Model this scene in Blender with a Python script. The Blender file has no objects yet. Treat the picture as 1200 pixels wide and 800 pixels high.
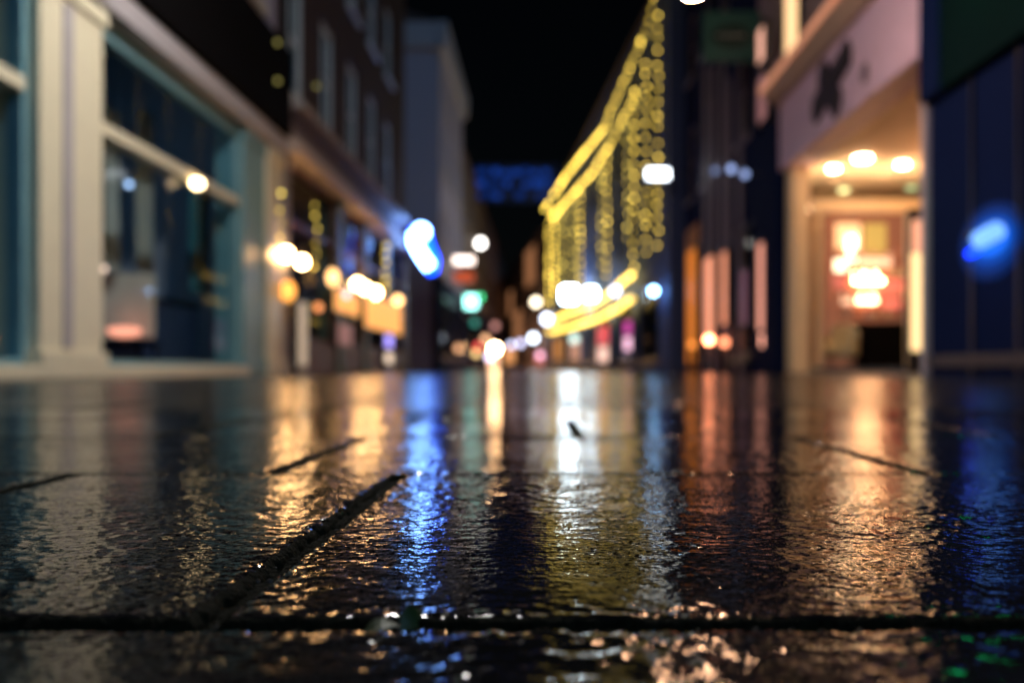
import bpy, bmesh, math, random
import numpy as np
from mathutils import Vector, Matrix
R = math.radians
S = bpy.context.scene
C = S.collection
random.seed(4)

# ------------------------------------------------------------------ camera, sky, exposure
FPX, VX, HY, CH = 1167.0, 635.0, 432.0, 0.08         # focal length in photo pixels, street axis, horizon, lens height
cd = bpy.data.cameras.new('camera'); cam = bpy.data.objects.new('camera', cd); C.objects.link(cam)
cam.location = (0, 0, CH); cam.rotation_euler = (R(90), 0, 0)
cd.lens = 35; cd.sensor_width = 36
cd.shift_x = -(VX - 600) / 1200; cd.shift_y = (HY - 400) / 1200
cd.clip_start = 0.01; cd.clip_end = 900
cd.dof.use_dof = True; cd.dof.focus_distance = 0.45; cd.dof.aperture_fstop = 5.7; cd.dof.aperture_blades = 0
S.camera = cam

w = bpy.data.worlds.new('World'); S.world = w; w.use_nodes = True
nt = w.node_tree; bg = nt.nodes['Background']
sky = nt.nodes.new('ShaderNodeTexSky'); sky.sky_type = 'NISHITA'; sky.sun_disc = False
sky.sun_elevation = R(24); sky.sun_rotation = R(150)
nt.links.new(sky.outputs[0], bg.inputs[0]); bg.inputs[1].default_value = 0.0003
sl = bpy.data.lights.new('cool_fill', 'SUN'); sl.energy = 0.34; sl.angle = R(8); sl.color = (.28, .60, 1)  # sun lamp added as a cool fill that turns facade shadows bluish
so = bpy.data.objects.new('cool_fill', sl); C.objects.link(so); so.rotation_euler = (R(66), 0, R(30))

S.view_settings.view_transform = 'Standard'; S.view_settings.look = 'None'
S.view_settings.exposure = 0; S.view_settings.gamma = 1
S.cycles.use_denoising = True
S.cycles.max_bounces = 6; S.cycles.diffuse_bounces = 3; S.cycles.glossy_bounces = 4
S.cycles.transparent_max_bounces = 12; S.cycles.caustics_refractive = False
S.cycles.sample_clamp_indirect = 6
S.cycles.adaptive_threshold = 0.004; S.cycles.adaptive_min_samples = 64

# ------------------------------------------------------------------ materials
MATS = {}
def mat(name, col, rough=.6, metal=0., var=.15, scale=6., bump=.0, bscale=40., spec=.5):
    if name in MATS: return MATS[name]
    m = bpy.data.materials.new(name); m.use_nodes = True; n = m.node_tree.nodes; l = m.node_tree.links
    p = n['Principled BSDF']; p.inputs['Roughness'].default_value = rough; p.inputs['Metallic'].default_value = metal
    p.inputs['Specular IOR Level'].default_value = spec
    tc = n.new('ShaderNodeTexCoord'); nz = n.new('ShaderNodeTexNoise'); nz.inputs['Scale'].default_value = scale
    nz.inputs['Detail'].default_value = 4
    l.new(tc.outputs['Object'], nz.inputs['Vector'])
    mx = n.new('ShaderNodeMix'); mx.data_type = 'RGBA'
    mx.inputs[6].default_value = (*[c * (1 - var) for c in col], 1); mx.inputs[7].default_value = (*[min(1, c * (1 + var)) for c in col], 1)
    l.new(nz.outputs['Fac'], mx.inputs[0]); l.new(mx.outputs[2], p.inputs['Base Color'])
    if bump:
        nb = n.new('ShaderNodeTexNoise'); nb.inputs['Scale'].default_value = bscale; l.new(tc.outputs['Object'], nb.inputs['Vector'])
        b = n.new('ShaderNodeBump'); b.inputs['Strength'].default_value = bump; b.inputs['Distance'].default_value = .01
        l.new(nb.outputs['Fac'], b.inputs['Height']); l.new(b.outputs[0], p.inputs['Normal'])
    MATS[name] = m; return m
def emit(name, col, strength):
    key = name
    if key in MATS: return MATS[key]
    m = bpy.data.materials.new(name); m.use_nodes = True; p = m.node_tree.nodes['Principled BSDF']
    p.inputs['Base Color'].default_value = (*[c * .4 for c in col], 1); p.inputs['Roughness'].default_value = .6; p.inputs['Specular IOR Level'].default_value = .1
    p.inputs['Emission Color'].default_value = (*col, 1); p.inputs['Emission Strength'].default_value = strength
    MATS[key] = m; return m
def brick_mat(name, c1, c2, mortar):
    if name in MATS: return MATS[name]
    m = bpy.data.materials.new(name); m.use_nodes = True; n = m.node_tree.nodes; l = m.node_tree.links
    p = n['Principled BSDF']; p.inputs['Roughness'].default_value = .75
    tc = n.new('ShaderNodeTexCoord'); sp = n.new('ShaderNodeSeparateXYZ'); cb = n.new('ShaderNodeCombineXYZ')
    l.new(tc.outputs['Object'], sp.inputs[0]); l.new(sp.outputs[0], cb.inputs[0]); l.new(sp.outputs[2], cb.inputs[1])
    b = n.new('ShaderNodeTexBrick'); b.inputs['Scale'].default_value = 1; b.inputs['Brick Width'].default_value = .21
    b.inputs['Row Height'].default_value = .065; b.inputs['Mortar Size'].default_value = .006
    b.inputs['Color1'].default_value = (*c1, 1); b.inputs['Color2'].default_value = (*c2, 1); b.inputs['Mortar'].default_value = (*mortar, 1)
    l.new(cb.outputs[0], b.inputs['Vector']); l.new(b.outputs['Color'], p.inputs['Base Color'])
    bp = n.new('ShaderNodeBump'); bp.inputs['Distance'].default_value = .006; bp.invert = True
    l.new(b.outputs['Fac'], bp.inputs['Height']); l.new(bp.outputs[0], p.inputs['Normal'])
    MATS[name] = m; return m
def glass_mat(name, tint=(.85, .93, .95)):
    if name in MATS: return MATS[name]
    m = bpy.data.materials.new(name); m.use_nodes = True; n = m.node_tree.nodes; l = m.node_tree.links
    for x in list(n):
        if x.type != 'OUTPUT_MATERIAL': n.remove(x)
    o = [x for x in n if x.type == 'OUTPUT_MATERIAL'][0]
    t = n.new('ShaderNodeBsdfTransparent'); t.inputs[0].default_value = (*tint, 1)
    g = n.new('ShaderNodeBsdfGlossy'); g.inputs['Roughness'].default_value = .02
    f = n.new('ShaderNodeFresnel'); f.inputs[0].default_value = 1.5
    gg = n.new('ShaderNodeNewGeometry'); iv = n.new('ShaderNodeMath'); iv.operation = 'SUBTRACT'; iv.inputs[0].default_value = .17; iv.use_clamp = True
    l.new(gg.outputs['Backfacing'], iv.inputs[1]); ml = n.new('ShaderNodeMath'); ml.operation = 'MULTIPLY'
    l.new(f.outputs[0], ml.inputs[0]); l.new(iv.outputs[0], ml.inputs[1])
    mx = n.new('ShaderNodeMixShader'); l.new(ml.outputs[0], mx.inputs[0]); l.new(t.outputs[0], mx.inputs[1]); l.new(g.outputs[0], mx.inputs[2])
    l.new(mx.outputs[0], o.inputs[0]); MATS[name] = m; return m
def wet_mat(name, rough, bump, scale, joints=False):
    m = bpy.data.materials.new(name); m.use_nodes = True; n = m.node_tree.nodes; l = m.node_tree.links
    p = n['Principled BSDF']; p.inputs['IOR'].default_value = 1.33
    g = n.new('ShaderNodeNewGeometry')
    nz = n.new('ShaderNodeTexNoise'); nz.inputs['Scale'].default_value = 30; nz.inputs['Detail'].default_value = 6
    l.new(g.outputs['Position'], nz.inputs['Vector'])
    mx = n.new('ShaderNodeMix'); mx.data_type = 'RGBA'
    mx.inputs[6].default_value = (.006, .0065, .008, 1); mx.inputs[7].default_value = (.024, .023, .024, 1)
    l.new(nz.outputs['Fac'], mx.inputs[0]); col = mx.outputs[2]
    # patchy film of water: large noise varies the gloss
    n2 = n.new('ShaderNodeTexNoise'); n2.inputs['Scale'].default_value = 5; n2.inputs['Detail'].default_value = 3
    l.new(g.outputs['Position'], n2.inputs['Vector'])
    mr = n.new('ShaderNodeMapRange'); mr.inputs[1].default_value = .35; mr.inputs[2].default_value = .65
    mr.inputs[3].default_value = rough * .7; mr.inputs[4].default_value = rough * 1.4
    l.new(n2.outputs['Fac'], mr.inputs[0]); rg = mr.outputs[0]
    # matt pores and grit between the wet grains
    n4 = n.new('ShaderNodeTexNoise'); n4.inputs['Scale'].default_value = 330; n4.inputs['Detail'].default_value = 3; l.new(g.outputs['Position'], n4.inputs['Vector'])
    n5 = n.new('ShaderNodeMath'); n5.operation = 'MULTIPLY_ADD'; l.new(n2.outputs['Fac'], n5.inputs[0]); n5.inputs[1].default_value = -.35; n5.inputs[2].default_value = .175
    n6 = n.new('ShaderNodeMath'); n6.operation = 'ADD'; l.new(n4.outputs['Fac'], n6.inputs[0]); l.new(n5.outputs[0], n6.inputs[1])
    m4 = n.new('ShaderNodeMapRange'); m4.inputs[1].default_value = .49; m4.inputs[2].default_value = .60; l.new(n6.outputs[0], m4.inputs[0])
    m5 = n.new('ShaderNodeMix'); l.new(m4.outputs[0], m5.inputs[0]); m5.inputs[2].default_value = .17; m5.inputs[3].default_value = .0; l.new(m5.outputs[0], p.inputs['Specular IOR Level'])
    n3 = n.new('ShaderNodeTexNoise'); n3.inputs['Scale'].default_value = scale; n3.inputs['Detail'].default_value = 2
    l.new(g.outputs['Position'], n3.inputs['Vector']); h = n3.outputs['Fac']
    b = n.new('ShaderNodeBump'); b.inputs['Strength'].default_value = 1; b.inputs['Distance'].default_value = bump
    if joints:
        br = n.new('ShaderNodeTexBrick'); br.inputs['Scale'].default_value = 1; br.inputs['Brick Width'].default_value = .5
        br.inputs['Row Height'].default_value = .4; br.inputs['Mortar Size'].default_value = .006
        br.inputs['Color1'].default_value = (1, 1, 1, 1); br.inputs['Color2'].default_value = (.6, .6, .6, 1); br.inputs['Mortar'].default_value = (.15, .15, .15, 1)
        mp = n.new('ShaderNodeMapping'); mp.inputs['Location'].default_value = (.207, -.373, 0)
        l.new(g.outputs['Position'], mp.inputs[0]); l.new(mp.outputs[0], br.inputs['Vector'])
        m2 = n.new('ShaderNodeMix'); m2.data_type = 'RGBA'; m2.blend_type = 'MULTIPLY'; m2.inputs[0].default_value = 1
        l.new(col, m2.inputs[6]); l.new(br.outputs['Color'], m2.inputs[7]); col = m2.outputs[2]
        m3 = n.new('ShaderNodeMix'); l.new(br.outputs['Fac'], m3.inputs[0]); l.new(rg, m3.inputs[2]); m3.inputs[3].default_value = .7; rg = m3.outputs[0]
    l.new(col, p.inputs['Base Color']); l.new(rg, p.inputs['Roughness'])
    l.new(h, b.inputs['Height']); l.new(b.outputs[0], p.inputs['Normal'])
    return m

JOINT = mat('joint_grit', (.018, .02, .012), .85, var=.6, scale=120, bump=.8, bscale=500, spec=.06)
WET_NEAR = wet_mat('wet_stone_near', .06, .0002, 260)
WET_FAR = wet_mat('wet_stone_paving', .15, .0022, 45, True)
CREAM = mat('cream_paint', (.76, .68, .50), .35, var=.08, bump=.15)
LILAC = mat('grey_lilac_paint', (.42, .38, .40), .5)
TEALP = mat('teal_grey_paint', (.17, .33, .38), .4)
BLACKP = mat('black_fascia_paint', (.003, .0025, .003), .9, spec=.05)
DARK = mat('dark_interior', (.035, .045, .055), .8)
NAVY = mat('navy_render', (.08, .13, .32), .7, bump=.3)
NAVYD = mat('dark_navy_render', (.002, .008, .045), .9, spec=.08, bump=.3)
STONE = mat('pale_stone', (.42, .38, .36), .7, bump=.3)
MAUVE = mat('mauve_render', (.42, .37, .44), .75, bump=.3)
PEACH = mat('peach_render', (.55, .40, .30), .7, bump=.2)
RED = mat('dark_red_paint', (.13, .03, .03), .5)
METAL = mat('dark_metal', (.05, .05, .055), .4, metal=.8)
WOOD = mat('brown_wood', (.16, .08, .04), .6, var=.4)
TILE = mat('roof_tile', (.09, .05, .045), .8, bump=.4)
BRICK = brick_mat('dark_brick', (.06, .018, .011), (.045, .014, .010), (.07, .05, .045))
BRICK2 = brick_mat('brown_brick', (.20, .12, .085), (.15, .09, .07), (.2, .17, .15))
GLASS = glass_mat('window_glass'); GLASSD = glass_mat('tinted_glass', (.45, .55, .6))
CURT = mat('curtain_cloth', (.40, .36, .33), .9); TEALC = mat('teal_cloth', (.05, .20, .24), .9)
FLOOR = mat('shop_floor', (.35, .27, .20), .35)
CEIL = mat('ceiling_paint', (.85, .68, .50), .7)

# ------------------------------------------------------------------ helpers
def tag(o, label=None, cat=None, group=None, kind=None):
    if label: o['label'] = label
    if cat: o['category'] = cat
    if group: o['group'] = group
    if kind: o['kind'] = kind
    return o
def thing(name, label, cat, loc=(0, 0, 0), rz=0, group=None):
    o = bpy.data.objects.new(name, None); C.objects.link(o); o.location = loc; o.rotation_euler = (0, 0, rz)
    o.empty_display_size = .1
    return tag(o, label, cat, group)
def link(name, me, m, parent=None):
    o = bpy.data.objects.new(name, me); C.objects.link(o)
    if m and not me.materials: me.materials.append(m)
    if parent is not None: o.parent = parent
    return o
def boxes(name, lst, m, parent=None, bev=.0):
    bm = bmesh.new()
    for (x0, x1, y0, y1, z0, z1) in lst:
        v = [bm.verts.new(p) for p in ((x0, y0, z0), (x1, y0, z0), (x1, y1, z0), (x0, y1, z0), (x0, y0, z1), (x1, y0, z1), (x1, y1, z1), (x0, y1, z1))]
        for f in ((3, 2, 1, 0), (4, 5, 6, 7), (0, 1, 5, 4), (1, 2, 6, 5), (2, 3, 7, 6), (3, 0, 4, 7)): bm.faces.new([v[i] for i in f])
    bmesh.ops.recalc_face_normals(bm, faces=bm.faces)
    if bev: bmesh.ops.bevel(bm, geom=list(bm.edges), offset=bev, segments=2, affect='EDGES', profile=.6)
    me = bpy.data.meshes.new(name); bm.to_mesh(me); bm.free()
    return link(name, me, m, parent)
def box(name, x0, x1, y0, y1, z0, z1, m, parent=None, bev=0): return boxes(name, [(x0, x1, y0, y1, z0, z1)], m, parent, bev)
def poly(name, pts, axis, a, b, m, parent=None, bev=0):
    """closed outline pts (two coordinates) extruded from a to b along axis 'x','y' or 'z'"""
    bm = bmesh.new()
    f = {'x': lambda p, t: (t, p[0], p[1]), 'y': lambda p, t: (p[0], t, p[1]), 'z': lambda p, t: (p[0], p[1], t)}[axis]
    A = [bm.verts.new(f(p, a)) for p in pts]; B = [bm.verts.new(f(p, b)) for p in pts]
    bm.faces.new(A); bm.faces.new(B[::-1]); k = len(pts)
    for i in range(k): bm.faces.new((A[i], B[i], B[(i + 1) % k], A[(i + 1) % k]))
    bmesh.ops.recalc_face_normals(bm, faces=bm.faces)
    if bev: bmesh.ops.bevel(bm, geom=list(bm.edges), offset=bev, segments=2, affect='EDGES')
    me = bpy.data.meshes.new(name); bm.to_mesh(me); bm.free()
    return link(name, me, m, parent)
def tube(name, pts, r, m, parent=None, seg=8):
    bm = bmesh.new(); pts = [Vector(p) for p in pts]; rings = []
    rr = r if isinstance(r, (list, tuple)) else [r] * len(pts)
    for i, p in enumerate(pts):
        d = (pts[min(i + 1, len(pts) - 1)] - pts[max(i - 1, 0)]).normalized()
        up = Vector((0, 0, 1)) if abs(d.z) < .9 else Vector((1, 0, 0))
        a = d.cross(up).normalized(); b = d.cross(a)
        rings.append([bm.verts.new(p + (a * math.cos(t) + b * math.sin(t)) * rr[i]) for t in [2 * math.pi * k / seg for k in range(seg)]])
    for i in range(len(rings) - 1):
        for k in range(seg): bm.faces.new((rings[i][k], rings[i][(k + 1) % seg], rings[i + 1][(k + 1) % seg], rings[i + 1][k]))
    bm.faces.new(rings[0]); bm.faces.new(rings[-1][::-1])
    bmesh.ops.recalc_face_normals(bm, faces=bm.faces)
    for f in bm.faces: f.smooth = len(f.verts) == 4
    me = bpy.data.meshes.new(name); bm.to_mesh(me); bm.free()
    return link(name, me, m, parent)
def lathe(name, prof, m, parent=None, loc=(0, 0, 0), seg=16):
    bm = bmesh.new(); rings = []
    for (r, z) in prof:
        rings.append([bm.verts.new((loc[0] + r * math.cos(2 * math.pi * k / seg), loc[1] + r * math.sin(2 * math.pi * k / seg), loc[2] + z)) for k in range(seg)])
    for i in range(len(rings) - 1):
        for k in range(seg): bm.faces.new((rings[i][k], rings[i][(k + 1) % seg], rings[i + 1][(k + 1) % seg], rings[i + 1][k]))
    bm.faces.new(rings[0]); bm.faces.new(rings[-1])
    bmesh.ops.recalc_face_normals(bm, faces=bm.faces)
    for f in bm.faces: f.smooth = len(f.verts) == 4
    me = bpy.data.meshes.new(name); bm.to_mesh(me); bm.free()
    return link(name, me, m, parent)
def globe_profile(r, sy=1.0, n=9):
    return [(max(.001, r * math.sin(math.pi * i / n)), -r * sy * math.cos(math.pi * i / n)) for i in range(n + 1)]
def at(x, y, Y): return Vector(((x - VX) * Y / FPX, Y, CH + (HY - y) * Y / FPX))   # where a thing at depth Y stands
class Row:
    """a facade line: local x runs along it, local y goes into the building"""
    def __init__(s, p0, p1):
        s.p0 = Vector((*p0, 0)); d = Vector((*p1, 0)) - s.p0; s.len = d.length
        s.rz = math.atan2(d.y, d.x); s.M = Matrix.Translation(s.p0) @ Matrix.Rotation(s.rz, 4, 'Z'); s.I = s.M.inverted()
    def depth(s, x, off=0):                 # depth at which the view column x meets the plane `off` in front of the facade
        a = s.M @ Vector((0, -off, 0)); u = s.M.to_3x3() @ Vector((1, 0, 0)); t = (x - VX) / FPX
        k = (t * a.y - a.x) / (u.x - t * u.y); return a.y + k * u.y
    def loc(s, x, y, off=0): return s.I @ at(x, y, s.depth(x, off))
    def world(s, x, y, off=0): return at(x, y, s.depth(x, off))
    def s_(s, x, off=0): return s.loc(x, HY, off).x

def cells(s0, s1, z0, z1, holes):
    xs = sorted({s0, s1, *[h[0] for h in holes], *[h[1] for h in holes]}); out = []
    for a, b in zip(xs, xs[1:]):
        col = sorted([h for h in holes if h[0] <= a + 1e-6 and h[1] >= b - 1e-6], key=lambda h: h[2]); z = z0
        for h in col:
            if h[2] > z + 1e-6: out.append((a, b, z, h[2]))
            z = max(z, h[3])
        if z < z1 - 1e-6: out.append((a, b, z, z1))
    return out
def wall_open(name, b, s0, s1, z0, z1, holes, m, y0=0, y1=.3):
    return boxes(name, [(a, c, y0, y1, d, e) for (a, c, d, e) in cells(s0, s1, z0, z1, holes)], m, b)
def window(b, s0, s1, z0, z1, fm, pm, y=.12, bars=(1, 1), fw=.13, inside=None, lab=None):
    """window > frame is the part itself, pane pieces and sill are sub-parts"""
    fr = [(s0, s0 + fw, y - .05, y + .05, z0, z1), (s1 - fw, s1, y - .05, y + .05, z0, z1), (s0 + fw, s1 - fw, y - .05, y + .05, z0, z0 + fw), (s0 + fw, s1 - fw, y - .05, y + .05, z1 - fw, z1)]
    nx, nz = bars
    for i in range(1, nx): c = s0 + (s1 - s0) * i / nx; fr.append((c - .02, c + .02, y - .03, y + .03, z0 + fw, z1 - fw))
    for i in range(1, nz): c = z0 + (z1 - z0) * i / nz; fr.append((s0 + fw, s1 - fw, y - .04, y + .04, c - .03, c + .03))
    o = boxes('window', fr, fm, b)
    if lab: o['label'] = lab
    box('pane', s0 + fw, s1 - fw, y - .006, y + .006, z0 + fw, z1 - fw, pm, o)
    box('sill', s0 - .06, s1 + .06, -.09, y - .05, z0 - .09, z0 - .002, fm, o)
    if inside: box('curtain', s0 + fw, s1 - fw, y + .14, y + .16, z0, z1, inside, o)
    return o
def shell(b, L, D, z0, z1, wm, rm, pitch=1.5):
    """side walls, back wall, ceilings and roof of a building whose street wall is built apart"""
    boxes('side_wall', [(0, .28, .3, D, z0, z1)], wm, b); boxes('side_wall', [(L - .28, L, .3, D, z0, z1)], wm, b)
    box('back_wall', .28, L - .28, D - .28, D, z0, z1, wm, b)
    box('floor_slab', .29, L - .29, .32, D - .3, z0 + .01, z0 + .1, DARK, b)
    poly('roof', [(-.15, z1), (D + .15, z1), (D * .5, z1 + pitch)], 'x', -.05, L + .05, rm, b)

# ------------------------------------------------------------------ ground
def vnoise(x, y, seed):
    xi = np.floor(x).astype(np.int64); yi = np.floor(y).astype(np.int64); fx = x - xi; fy = y - yi
    def h(a, b):
        n = (a * 374761393 + b * 668265263 + seed * 1442695041) & 0xffffffff
        n = ((n ^ (n >> 13)) * 1274126177) & 0xffffffff
        return ((n ^ (n >> 16)) & 0xffff) / 65535.0 * 2 - 1
    ux = fx * fx * fx * (fx * (fx * 6 - 15) + 10); uy = fy * fy * fy * (fy * (fy * 6 - 15) + 10)
    a = h(xi, yi); b = h(xi + 1, yi); c = h(xi, yi + 1); d = h(xi + 1, yi + 1)
    return (a + (b - a) * ux) + ((c + (d - c) * ux) - (a + (b - a) * ux)) * uy
def rot(x, y, a): return x * math.cos(a) - y * math.sin(a), x * math.sin(a) + y * math.cos(a)
def ripple(x, y):
    h = .00022 * vnoise(x / .055, y / .055, 1)
    xr, yr = rot(x, y, .5); h += .00013 * vnoise(xr / .018, yr / .016, 2)
    xr, yr = rot(x, y, 1.1); h += .00019 * vnoise(xr / .0085, yr / .0075, 3)
    xr, yr = rot(x, y, 2.0); h += .00013 * vnoise(xr / .0042, yr / .0042, 4)
    wet = 1.35 * np.clip(.70 + .62 * vnoise(x / .11, y / .13, 31) + .2 * vnoise(x / .04, y / .04, 32), .20, 1.2)   # standing water lies flatter
    return h * wet
def grid_mesh(name, xs, ys, zf, skirt=None, smooth=True):
    X, Y = np.meshgrid(xs, ys); Z = zf(X, Y); ny, nx = X.shape
    V = np.stack([X.ravel(), Y.ravel(), Z.ravel()], 1)
    i = np.arange(ny * nx).reshape(ny, nx)
    F = np.stack([i[:-1, :-1].ravel(), i[:-1, 1:].ravel(), i[1:, 1:].ravel(), i[1:, :-1].ravel()], 1)
    if skirt is not None:
        ring = np.concatenate([i[0, :], i[1:, -1], i[-1, -2::-1], i[-2:0:-1, 0]])
        low = V[ring].copy(); low[:, 2] = skirt; k = len(ring); base = len(V); V = np.concatenate([V, low])
        j = np.arange(k); F = np.concatenate([F, np.stack([ring[j], base + j, base + (j + 1) % k, ring[(j + 1) % k]], 1)])
    me = bpy.data.meshes.new(name); me.vertices.add(len(V)); me.vertices.foreach_set('co', V.astype(np.float32).ravel())
    me.loops.add(F.size); me.loops.foreach_set('vertex_index', F.astype(np.int32).ravel())
    me.polygons.add(len(F)); me.polygons.foreach_set('loop_start', np.arange(0, F.size, 4, dtype=np.int32))
    me.polygons.foreach_set('use_smooth', np.ones(len(F), dtype=bool)); me.update(calc_edges=True); me.validate()
    return me
pavement = thing('pavement', 'wet dark stone slab paving of the pedestrian street', None); pavement['kind'] = 'structure'
def slab(x0, x1, y0, y1, step):
    g = .0028; x0 += g; x1 -= g; gy = lambda v: .0045 if v < .7 else (.0001 if v < .8 else .002); ya, yb = y0, y1; y0 += gy(y0); y1 -= gy(y1)
    def axis(a, b):
        n = max(4, int((b - a) / step)); t = np.linspace(a, b, n + 1)
        e = np.array([.001, .0025, .0045, .007]); e = e[e < (b - a) * .2]
        t = np.concatenate([[a], a + e, t[(t > a + .009) & (t < b - .009)], b - e[::-1], [b]]); return t
    dz = random.uniform(-.0001, .0001); tx, ty = random.uniform(-.003, .003) * (y0 < .3 or y0 > 1), random.uniform(-.0006, .0006); cx, cy = (x0 + x1) / 2, (y0 + y1) / 2
    def zf(X, Y):
        d = np.minimum(np.minimum(X - x0, x1 - X), np.minimum(Y - y0, y1 - Y)) + .0018 * vnoise(X / .012, Y / .012, 9) + .0015 * vnoise(X / .004, Y / .004, 10)
        bw = lambda v: .0058 if v < .7 else (.0005 if v < .8 else .003)
        wb = np.where(Y - y0 < .012, bw(ya), np.where(y1 - Y < .012, bw(yb), .0055))
        t = np.clip(1 - d / wb, 0, 1.3); e = -.0058 * (wb / .0085) * t ** 2
        rough = .0004 * np.clip(1 - d / .03, 0, 1) * vnoise(X / .0035, Y / .0035, 11)
        k = 1.0 if step < .01 else 0.
        return dz + tx * (X - cx) + ty * (Y - cy) + e + (ripple(X, Y) + rough) * k
    me = grid_mesh('paving_slab', axis(x0, x1), axis(y0, y1), zf, -.03)
    o = link('paving_slab', me, WET_NEAR if step < .01 else WET_MID, pavement)
    me.materials.append(JOINT); c = np.empty(len(me.polygons) * 3, dtype=np.float32); me.polygons.foreach_get('center', c); c = c.reshape(-1, 3)
    d = np.minimum(np.minimum(c[:, 0] - x0, x1 - c[:, 0]), np.minimum(c[:, 1] - y0, y1 - c[:, 1])) + .002 * vnoise(c[:, 0] / .006, c[:, 1] / .006, 33)
    dy = np.minimum(c[:, 1] - y0, y1 - c[:, 1]); dx = np.minimum(c[:, 0] - x0, x1 - c[:, 0])
    edge = (dx < .0046 + .0016 * vnoise(c[:, 0] / .006, c[:, 1] / .006, 33)) | (dy < (.0006 if y0 > .7 else .0045) + .001 * vnoise(c[:, 0] / .006, c[:, 1] / .006, 34))
    me.polygons.foreach_set('material_index', edge.astype(np.int32))
    return o
WET_MID = wet_mat('wet_stone_mid', .12, .0010, 130)
rows = [(-.487, -.087, .02), (-.087, .313, .0012), (.313, .76, .0013), (.76, 1.167, .0022), (1.167, 1.57, .004), (1.57, 1.97, .006), (1.97, 2.37, .02), (2.37, 2.77, .03)]
offs = [.1, -.23, -.108, -.207, .043, .29, .06, .27]
for (y0, y1, st), off in zip(rows, offs):
    js = [off + .5 * k for k in range(-6, 7)]; js = [max(-2., min(2., j)) for j in js if -2.4 < j < 2.4]
    js = sorted(set(js))
    if abs(off + .108) < 1e-6: js = [-2, -1.854, -1.354, -.854, -.354, -.108, .392, .892, 1.392, 1.892, 2]
    for a, b in zip(js, js[1:]):
        if b - a < .08: continue
        vis = a < .53 * y1 and b > -.56 * y1
        slab(a, b, y0, y1, st if vis else max(st, .03))
# bedding in the joints, gritty and mossy
JOINT = mat('joint_grit', (.018, .02, .012), .85, var=.6, scale=120, bump=.8, bscale=500, spec=.06)
def bed(X, Y): return -.0042 + .0016 * vnoise(X / .006, Y / .006, 21) + .0012 * vnoise(X / .02, Y / .02, 22)
me = grid_mesh('joint_bedding', np.arange(-.95, .951, .004), np.arange(.12, 1.80, .004), bed); o = link('joint_bedding', me, JOINT, pavement); o['kind'] = 'stuff'
me = grid_mesh('slab_bed', np.linspace(-2.05, 2.05, 60), np.linspace(-.55, 2.8, 60), lambda X, Y: -.028 + 0 * X); link('slab_bed', me, JOINT, pavement)
# far paving: one sheet round the slabs, joints from the material
bm = bmesh.new()
def sheet(x0, x1, y0, y1, z=0):
    bm.faces.new([bm.verts.new(p) for p in ((x0, y0, z), (x1, y0, z), (x1, y1, z), (x0, y1, z))])
X0, X1, Y0, Y1 = -2.0, 2.0, -.487, 2.77
sheet(-60, X0, -40, 160); sheet(X1, 60, -40, 160); sheet(X0, X1, -40, Y0); sheet(X0, X1, Y1, 160)
me = bpy.data.meshes.new('street_paving'); bm.to_mesh(me); bm.free(); tag(link('street_paving', me, WET_FAR), kind='structure')
bm = bmesh.new(); sheet(-600, 600, -600, 800, -.05); me = bpy.data.meshes.new('ground'); bm.to_mesh(me); bm.free()
tag(link('ground', me, mat('ground_earth', (.03, .03, .03), .8)), kind='structure')
#MORE
# ------------------------------------------------------------------ buildings
def building(name, label, row, H, D, gh, wm, rm, ups=(), centres=(), ww=1.1, fm=CREAM, pm=None, inside=None, bars=(2, 2), pitch=1.5, roomm=DARK, cat='building'):
    b = thing(name, label, cat, row.p0, row.rz); L = row.len; holes = []
    for (z0, z1) in ups:
        for c in centres: holes.append((c - ww / 2, c + ww / 2, z0, z1))
    wall_open('upper_wall', b, 0, L, gh, H, holes, wm)
    for h in holes: window(b, *h, fm, pm or GLASSD, bars=bars, inside=inside)
    if holes: box('dark_room', .3, L - .3, .9, 1.0, gh + .3, H - .1, DARK, b)
    shell(b, L, D, 0, H, wm, rm, pitch)
    box('ceiling', .29, L - .29, .31, D - .3, gh - .12, gh - .01, roomm, b)
    return b
def post(b, s0, s1, z0, z1, m, proud=.1, back=.3, name='pilaster', plinth=True, lab=None):
    o = box(name, s0, s1, -proud, back, z0, z1, m, b, .012)
    if lab: o['label'] = lab
    if plinth:
        box('plinth', s0 - .04, s1 + .04, -proud - .04, back - .05, z0 + .002, z0 + .22, m, o, .01)
        box('capital', s0 - .04, s1 + .04, -proud - .04, back - .05, z1 - .16, z1 - .02, m, o, .01)
    return o

# --- left, nearest: cream shopfront under a black fascia
r = ROW_L1 = Row((-4, -3), (-4, 14.95))
b = L1 = building('shop_building', 'corner shop on the left with cream pilasters, tall windows and a black fascia', r, 11.5, 8, 4.8, MAUVE, TILE,
    [(5.2, 7.2), (8.4, 10.2)], [1.5 + 2.5 * k for k in range(7)], 1.3, CREAM, GLASSD, CURT, roomm=mat('shop_ceiling_paint', (.3, .35, .38), .8))
Y = lambda y: y + 3
box('fascia', 0, r.len - .12, -.28, .3, 3.52, 4.79, BLACKP, b, .02)
o = box('beam', 0, r.len - .1, -.2, .3, 3.26, 3.51, LILAC, b, .02); o['label'] = 'grey lilac moulded beam'
for (a, c) in ((-2.9, -2.1), (2.2, 3.2), (7.7, 8.8), (13.1, 14.9)):
    if c < 9:
        o = post(b, Y(a), Y(c), 0, 3.25, CREAM, .12)
        box('panel_strip', Y(a) + .36, Y(a) + .52, -.135, -.121, .25, 3.05, LILAC, o)
    else:
        o = post(b, Y(a), Y(c) - .8, 0, 3.25, TEALP, .08, lab='teal grey pilaster beside the cream one')
        o = post(b, Y(c) - .79, Y(c), 0, 3.25, CREAM, .12)
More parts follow.
